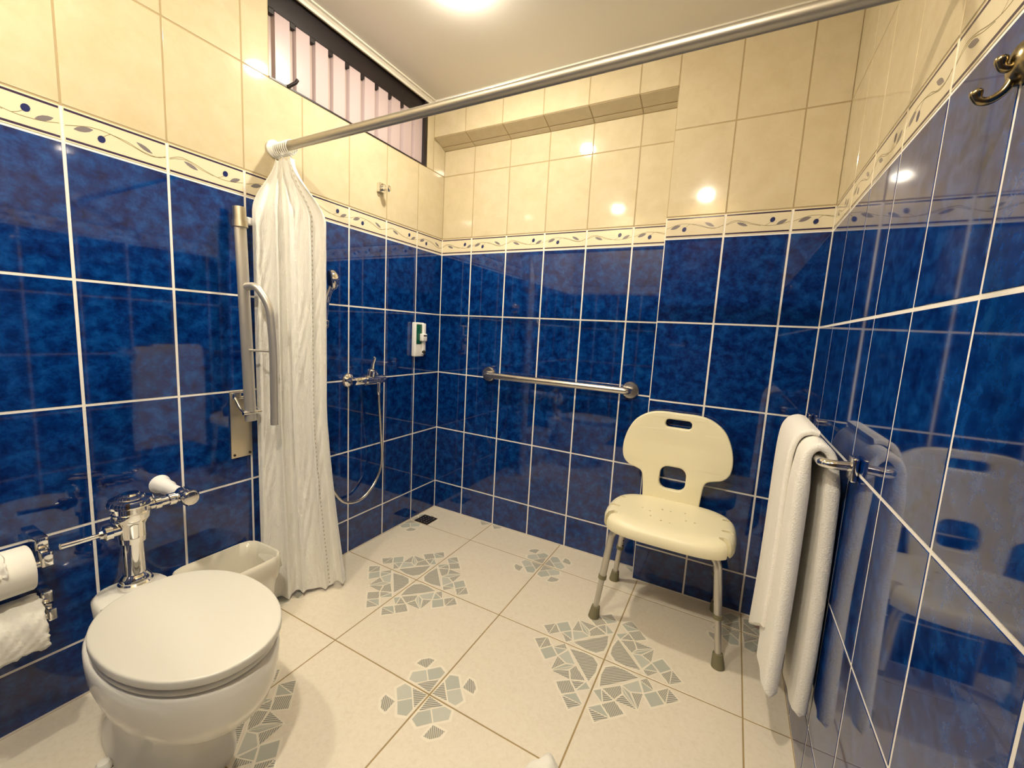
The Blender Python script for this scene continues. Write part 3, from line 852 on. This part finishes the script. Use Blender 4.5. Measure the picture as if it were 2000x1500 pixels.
hz = tube('hose', hose, .0068, M_STEEL, seg=12); under(hs, hz)
sub(hz, lathe('hose_nut', [(.010, 0), (.010, .020), (.008, .030)], (.056, -.512, .780), (0, 0, -1), M_CHROME, seg=14))

dsp = empty('soap_dispenser', (0, -.20, .92), 'white wall soap dispenser with green window in the shower corner', 'soap dispenser')
under(dsp, box('case', (.003, -.238, .918), (.030, -.166, 1.098), M_WHITEP, bevel=.006, seg=3))
under(dsp, box('gel_window', (.0295, -.230, .985), (.0325, -.190, 1.088), M_GREEN, bevel=.001))
under(dsp, box('front_cover', (.029, -.190, .930), (.044, -.168, 1.094), M_WHITEP, bevel=.005, seg=3))
pbt = box('push_button', (.032, -.208, 1.000), (.056, -.172, 1.040), M_WHITEP, bevel=.005, seg=3); under(dsp, pbt)
sub(pbt, box('button_print', (.0555, -.202, 1.026), (.0566, -.177, 1.033), M_BLACKP))
under(dsp, lathe('nozzle', [(.010, 0), (.009, .012), (.005, .014)], (.038, -.182, .945), (.9, 0, -.5), M_BLACKP, seg=14))

hk = empty('wall_hook', (0, -.47, 1.692), 'square chrome wall hook with round knob on the cream tiles', 'wall hook')
under(hk, box('base', (.002, -.487, 1.672), (.020, -.449, 1.712), M_CHROME, bevel=.002), box('stem', (.020, -.478, 1.680), (.045, -.458, 1.700), M_CHROME, bevel=.003),
      lathe('knob', [(.012, 0), (.014, .004), (.014, .012), (.010, .016), (0, .017)], (.043, -.466, 1.688), (.9, .3, -.1), M_CHROME, seg=20))

gb = empty('grab_bar', (.725, 0, .842), 'straight brushed steel grab bar on the blue back wall', 'grab bar')
path = fillet_path([(.347, -.006, .842), (.347, -.052, .842), (1.105, -.052, .840), (1.105, -.006, .840)], .030, 8)
under(gb, tube('bar', path, .0155, M_STEEL, seg=20))
for x, z in ((.347, .842), (1.105, .840)):
    under(gb, lathe('flange', [(.040, .002), (.040, .006), (.035, .012), (.018, .014)], (x, 0, z), (0, -1, 0), M_STEEL, seg=30))

dr = empty('floor_drain', (.080, -.165, 0), 'small dark square floor drain in the shower corner', 'drain')
grt = box('grate', (.032, -.212, .0002), (.124, -.122, .0035), M_DRAIN, bevel=.001); under(dr, grt)
for i in range(4):
    for j in range(4):
        sub(grt, lathe('grate_stud', [(.006, 0), (.004, .0012), (0, .0014)], (.050 + .019 * i, -.195 + .019 * j, .0035), (0, 0, 1), M_STEEL, seg=8))

# ------------------------------------------------------------------ shower chair
CH = empty('shower_chair', (1.355, -.31, 0), 'cream plastic shower chair with backrest and height-adjustable metal legs', 'chair')
def curve_plate(name, outlines, ext, bev, mat, xform):
    cu = bpy.data.curves.new(name, 'CURVE'); cu.dimensions = '2D'; cu.fill_mode = 'BOTH'
    cu.extrude = ext; cu.bevel_depth = bev; cu.bevel_resolution = 3; cu.offset = -bev
    for P in outlines:
        sp = cu.splines.new('POLY'); sp.points.add(len(P) - 1); sp.use_cyclic_u = True
        for k, (x, y) in enumerate(P): sp.points[k].co = (x, y, 0, 1)
    ob = bpy.data.objects.new(name, cu); COL.objects.link(ob)
    dg = bpy.context.evaluated_depsgraph_get(); dg.update()
    me = bpy.data.meshes.new_from_object(ob.evaluated_get(dg))
    bpy.data.objects.remove(ob); bpy.data.curves.remove(cu)
    bm = bmesh.new(); bm.from_mesh(me)
    bmesh.ops.remove_doubles(bm, verts=bm.verts, dist=1e-5)
    bmesh.ops.triangulate(bm, faces=[fc for fc in bm.faces if len(fc.verts) > 4])
    bmesh.ops.subdivide_edges(bm, edges=[e for e in bm.edges if e.calc_length() > .05], cuts=2, use_grid_fill=False)
    bmesh.ops.triangulate(bm, faces=[fc for fc in bm.faces if len(fc.verts) > 4])
    for v in bm.verts: v.co = Vector(xform(v.co))
    bpy.data.meshes.remove(me)
    return bm_obj(name, bm, mat, auto=35)
BKC = 1.3365
half = [(0, .783), (.070, .783), (.120, .772), (.165, .742), (.192, .698), (.207, .645), (.209, .600), (.200, .566), (.178, .545), (.150, .536), (.128, .527), (.118, .508), (.1135, .470), (.110, .424)]
sm = [(p.x, p.y) for p in smooth_path([(x, z, 0) for x, z in half], 4)]
outl = [(x, z) for x, z in sm] + [(-x, z) for x, z in sm[::-1][:-1]]
def rr2(cx, cy, hx, hy, r): return rrect(cx, cy, hx, hy, r, 7)
def back_x(c):
    x, z, d = c
    zz = z - .42
    return (BKC + x, -.155 + .045 * (zz / .36) * .35 - d + .020 * (1 - (x / .21) ** 2) * min(1, max(0, (zz - .08) / .15)) , z)
bk = curve_plate('backrest', [outl, rr2(0, .739, .050, .0165, .014), rr2(0, .517, .050, .046, .030)], .007, .0055, M_CHAIR, back_x)
under(CH, bk)
# seat: rolled slab with grip notches and drain holes
SXC, SYC = 1.355, -.318
def seat_ring(ins, z):
    P = []
    n = 72
    for k in range(n):
        th = 2 * PI * k / n; c, s_ = math.cos(th), math.sin(th)
        x = abs(c) ** .50 * (1 if c > 0 else -1) * (.226 - ins); y = abs(s_) ** .62 * (1 if s_ > 0 else -1) * (.172 - ins)
        if y < 0: x *= 1.0
        else: x *= 1 - .10 * (y / .17) ** 2
        dz = -.012 * max(0, (-y - .09) / .08) ** 1.5 if z > .39 else 0
        P.append((SXC + x, SYC + y, z + dz))
    return P
seat = loft('seat', [seat_ring(.014, .372), seat_ring(.002, .374), seat_ring(0, .380), seat_ring(0, .405), seat_ring(.004, .418), seat_ring(.012, .426), seat_ring(.024, .430), seat_ring(.045, .429), seat_ring(.075, .426), seat_ring(.11, .424)], M_CHAIR, auto=60)
cut = bmesh.new()
for dx, dy in ((-.10, .02), (-.07, .005), (-.03, .045), (0, .045), (-.02, -.06), (.01, -.065), (.06, -.01), (.09, -.01), (.05, .06), (-.06, -.04)):
    add_lathe(cut, [(.0042, .36), (.0042, .45)], (SXC + dx, SYC + dy, 0), (0, 0, 1), 10)
for sx in (-1, 1):
    # grip slots along each side and the notch at the front corner
    for yy, wv in ((.070, .0), (-.030, .0)):
        pts = [(SXC + sx * (.196 + .020 * math.cos(a)), SYC + yy + .0085 * math.sin(a)) for a in [2 * PI * q / 16 for q in range(16)]]
        lo = [cut.verts.new((x, y, .412)) for x, y in pts]; hi = [cut.verts.new((x, y, .46)) for x, y in pts]
        cut.faces.new(lo[::-1]); cut.faces.new(hi)
        for q in range(16): cut.faces.new((lo[q], lo[(q + 1) % 16], hi[(q + 1) % 16], hi[q]))
    pts = [(SXC + sx * (.172 + .026 * math.cos(a)), SYC - .100 + .012 * math.sin(a)) for a in [2 * PI * q / 16 for q in range(16)]]
    pts = [(SXC + sx * q[0], SYC + q[1]) for q in ((.170, -.092), (.185, -.086), (.203, -.096), (.213, -.120), (.218, -.16), (.218, -.22), (.206, -.22), (.206, -.16), (.200, -.128), (.188, -.112), (.172, -.104))]
    lo = [cut.verts.new((x, y, .30 if False else .366)) for x, y in pts]; hi = [cut.verts.new((x, y, .46)) for x, y in pts]
    n = len(pts)
    cut.faces.new(lo[::-1]); cut.faces.new(hi)
    for q in range(n): cut.faces.new((lo[q], lo[(q + 1) % n], hi[(q + 1) % n], hi[q]))
bmesh.ops.recalc_face_normals(cut, faces=cut.faces)
cme = bpy.data.meshes.new('cutter'); cut.to_mesh(cme); cut.free()
cob = bpy.data.objects.new('cutter', cme); COL.objects.link(cob)
md = seat.modifiers.new('cut', 'BOOLEAN'); md.operation = 'DIFFERENCE'; md.object = cob; md.solver = 'EXACT'
dg = bpy.context.evaluated_depsgraph_get(); dg.update()
nm = bpy.data.meshes.new_from_object(seat.evaluated_get(dg))
seat.modifiers.clear(); seat.data = nm; nm.name = 'seat'
nm.polygons.foreach_set('use_smooth', [True] * len(nm.polygons)); nm.set_sharp_from_angle(angle=math.radians(45))
bpy.data.objects.remove(cob)
under(CH, seat)
# seat underside frame and four legs
bm = bmesh.new()
for y0, y1 in ((-.43, -.20), (-.20, -.43)): pass
bm.free()
for yy in (-.44, -.205): under(CH, box('seat_brace', (1.20, yy, .362), (1.51, yy + .015, .372), M_SATIN))
for fx, fy, tx, ty in ((1.134, -.437, 1.205, -.385), (1.568, -.452, 1.500, -.385), (1.138, -.146, 1.205, -.225), (1.548, -.135, 1.500, -.225)):
    top = Vector((tx, ty, .366)); foot = Vector((fx, fy, .004)); knee = foot + (Vector((tx, ty, .37)) - foot) * .0
    kx = fx + (tx - fx) * .55; ky = fy + (ty - fy) * .45
    path = fillet_path([(tx + (1.353 - tx) * .25, ty, .364), (kx, ky, .362), (fx + (kx - fx) * .46, fy + (ky - fy) * .46, .165)], .07, 8)
    lg = tube('leg', path, .0132, M_SATIN, seg=16)
    a = Vector(path[-1]); dvec = (foot - a)
    ins = tube('leg_extension', [a - dvec * .05, a + dvec * .93], .0108, M_SATIN, seg=16)
    col = tube('collar', [a - dvec * .06, a + dvec * .03], .0155, M_RUBBER, seg=16)
    tip = lathe('rubber_foot', [(.0215, 0), (.0205, .008), (.0165, .040), (.0155, .046), (.010, .047)], foot - Vector((0, 0, .004)) , (-dvec.x / dvec.length, -dvec.y / dvec.length, -dvec.z / dvec.length), M_RUBBER, seg=20)
    under(CH, lg)
    for o in (ins, col, tip): sub(lg, o)
    for k in range(6):
        pz = a - dvec * (.10 + .16 * k)
        # adjustment holes face the rear
        if pz.z < .335 and fy > -.3:
            hx = lathe('adjusting_hole', [(.0032, 0), (.0032, .0012)], pz + Vector((.0095, -.0085, 0)), (.74, -.66, .05), M_DARK, seg=10)
            sub(lg, hx)

# ------------------------------------------------------------------ towel bar and towel on the right wall
TBX, TBZ = 1.700, .829
tb = empty('towel_bar', (W, -.52, TBZ), 'chrome towel bar on the right wall', 'towel bar')
under(tb, tube('bar', fillet_path([(W - .004, -.822, TBZ + .004), (TBX, -.822, TBZ), (TBX, -.212, TBZ), (W - .004, -.212, TBZ)], .025, 8), .0105, M_CHROME, seg=18))
for y in (-.822, -.212):
    under(tb, box('wall_mount', (W - .014, y - .022, TBZ - .026), (W - .0025, y + .022, TBZ + .026), M_CHROME, bevel=.004, seg=3))
def towel():
    e = empty('towel', (TBX, -.62, .2), 'white terry towel folded over the towel bar on the right wall', 'towel')
    def layer(name, y0, y1, path, thick, seed, slant=(0, 0), pinch=None, thin_end=1):
        P = smooth_path([(x, 0, z) for x, z in path], 8); n = len(P); ny = 30; m = 12
        for k in range(1): pass
        nrm = []
        for i in range(n):
            tt = P[min(i + 1, n - 1)] - P[max(i - 1, 0)]; tt.normalize(); nrm.append(Vector((tt.z, 0, -tt.x)))
        sec = [(k / (ny - 1), 1) for k in range(ny)] + [(1 + math.sin(PI * k / m), math.cos(PI * k / m)) for k in range(1, m)]
        sec += [(1 - k / (ny - 1), -1) for k in range(ny)] + [(-math.sin(PI * k / m), -math.cos(PI * k / m)) for k in range(1, m)]
        ln = [0]
        for i in range(1, n): ln.append(ln[-1] + (P[i] - P[i - 1]).length)
        rings = []
        for i in range(n):
            d0 = min(ln[i] if thin_end == 2 else 9, ln[-1] - ln[i])
            half = thick(P[i]) / 2 if callable(thick) else thick / 2
            tk = half * (math.sqrt(max(.02, 1 - (1 - min(1, d0 / half)) ** 2)))
            r = []
            for a, q in sec:
                aa = min(1, max(0, a)); ext = (a - aa) * half
                drop = max(0, TBZ - P[i].z)
                y = y0 + (y1 - y0) * aa + ext + .012 * math.sin(drop * 7 + seed) * drop
                w = .010 * drop * math.sin(aa * 7 + seed + drop * 3) + .004 * drop * math.sin(aa * 19 + seed + drop * 5)
                z = P[i].z + drop * (slant[0] * (1 - aa) + slant[1] * aa)
                pos = P[i] + nrm[i] * (q * tk)
                r.append((min(pos.x + w, W - .008), y, z + nrm[i].z * q * tk))
            rings.append(r)
        return loft(name, rings, M_TOWEL, auto=80)
    def dense_end(path, n=5):
        (x0, z0), (x1, z1) = path[-2], path[-1]
        out = list(path[:-1])
        L = math.hypot(x1 - x0, z1 - z0)
        for dd in (.03, .015, .007, .003, 0):
            t = 1 - dd / L; out.append((x0 + (x1 - x0) * t, z0 + (z1 - z0) * t))
        return out
    main = [(1.7335, .205), (1.7335, .208), (1.7335, .215), (1.7335, .235), (1.734, .45), (1.732, .70), (1.729, .790), (1.722, .838), (1.700, .8555), (1.680, .838), (1.676, .79), (1.674, .60), (1.672, .42), (1.670, .225)]
    th = lambda p: .032 if p.z < .76 else max(.018, .032 - (p.z - .76) * .18)
    o1 = layer('folded_cloth', -.775, -.455, dense_end(main), th, 1.0, thin_end=2)
    o2 = layer('outer_fold', -.690, -.440, dense_end([(1.708, .870), (1.690, .872), (1.670, .860), (1.658, .825), (1.653, .74), (1.651, .55), (1.650, .36), (1.649, .22)]), .014, 1.0, slant=(.20, -.06))
    under(e, o1, o2)
towel()

# brush holder behind the towel
bh = empty('brush_holder', (1.70, -.135, 0), 'slim pinkish cylinder standing behind the hanging towel', 'brush holder')
cyl = lathe('cylinder', [(.024, .001), (.026, .004), (.027, .320), (.030, .322), (.030, .336), (.026, .336), (.025, .03)], (1.703, -.140, 0), (0, 0, 1), M_PINK, seg=28); under(bh, cyl)
for k in range(10):
    a = 2 * PI * k / 10
    sub(cyl, box('rim_rib', (1.703 + math.cos(a) * .0285 - .0015, -.140 + math.sin(a) * .0285 - .0015, .318), (1.703 + math.cos(a) * .0285 + .0015, -.140 + math.sin(a) * .0285 + .0015, .3385), M_PINK))

# robe hook on the right wall
rh = empty('robe_hook', (W, -1.19, 1.40), 'antique brass double robe hook high on the right wall', 'robe hook')
under(rh, lathe('back_plate', [(.024, .002), (.024, .006), (.018, .012), (.010, .015), (0, .016)], (W, -1.207, 1.408), (-1, 0, 0), M_BRONZE, seg=28))
under(rh, tube('lower_hook', smooth_path([(W - .008, -1.203, 1.398), (W - .014, -1.202, 1.382), (W - .025, -1.201, 1.374), (W - .034, -1.200, 1.377), (W - .037, -1.199, 1.388)], 6), [.0045] * 20 + [.005, .0056, .006, .006, .005], M_BRONZE, seg=14))
under(rh, tube('upper_hook', smooth_path([(W - .008, -1.207, 1.414), (W - .014, -1.207, 1.404), (W - .021, -1.207, 1.406), (W - .023, -1.207, 1.417)], 6), [.0045] * 14 + [.005, .0056, .006, .006, .005], M_BRONZE, seg=14))

# small white thing on the floor at the bottom edge
def lump():
    bm = bmesh.new(); bmesh.ops.create_icosphere(bm, subdivisions=4, radius=1)
    for v in bm.verts:
        c = v.co.copy(); n = 1 + .10 * math.sin(c.x * 5 + c.y * 3) + .07 * math.sin(c.y * 8 - c.z * 5 + 1)
        v.co = Vector((c.x * .042 * n, c.y * .060 * n, max(0, (c.z * .034 * n) + .016)))
    o = bm_obj('crumpled_tissue', bm, M_PAPER, smooth=True); o.location = (1.212, -1.098, .001)
    tag(o, 'small white crumpled tissue on the floor at the bottom edge', 'tissue')
lump()
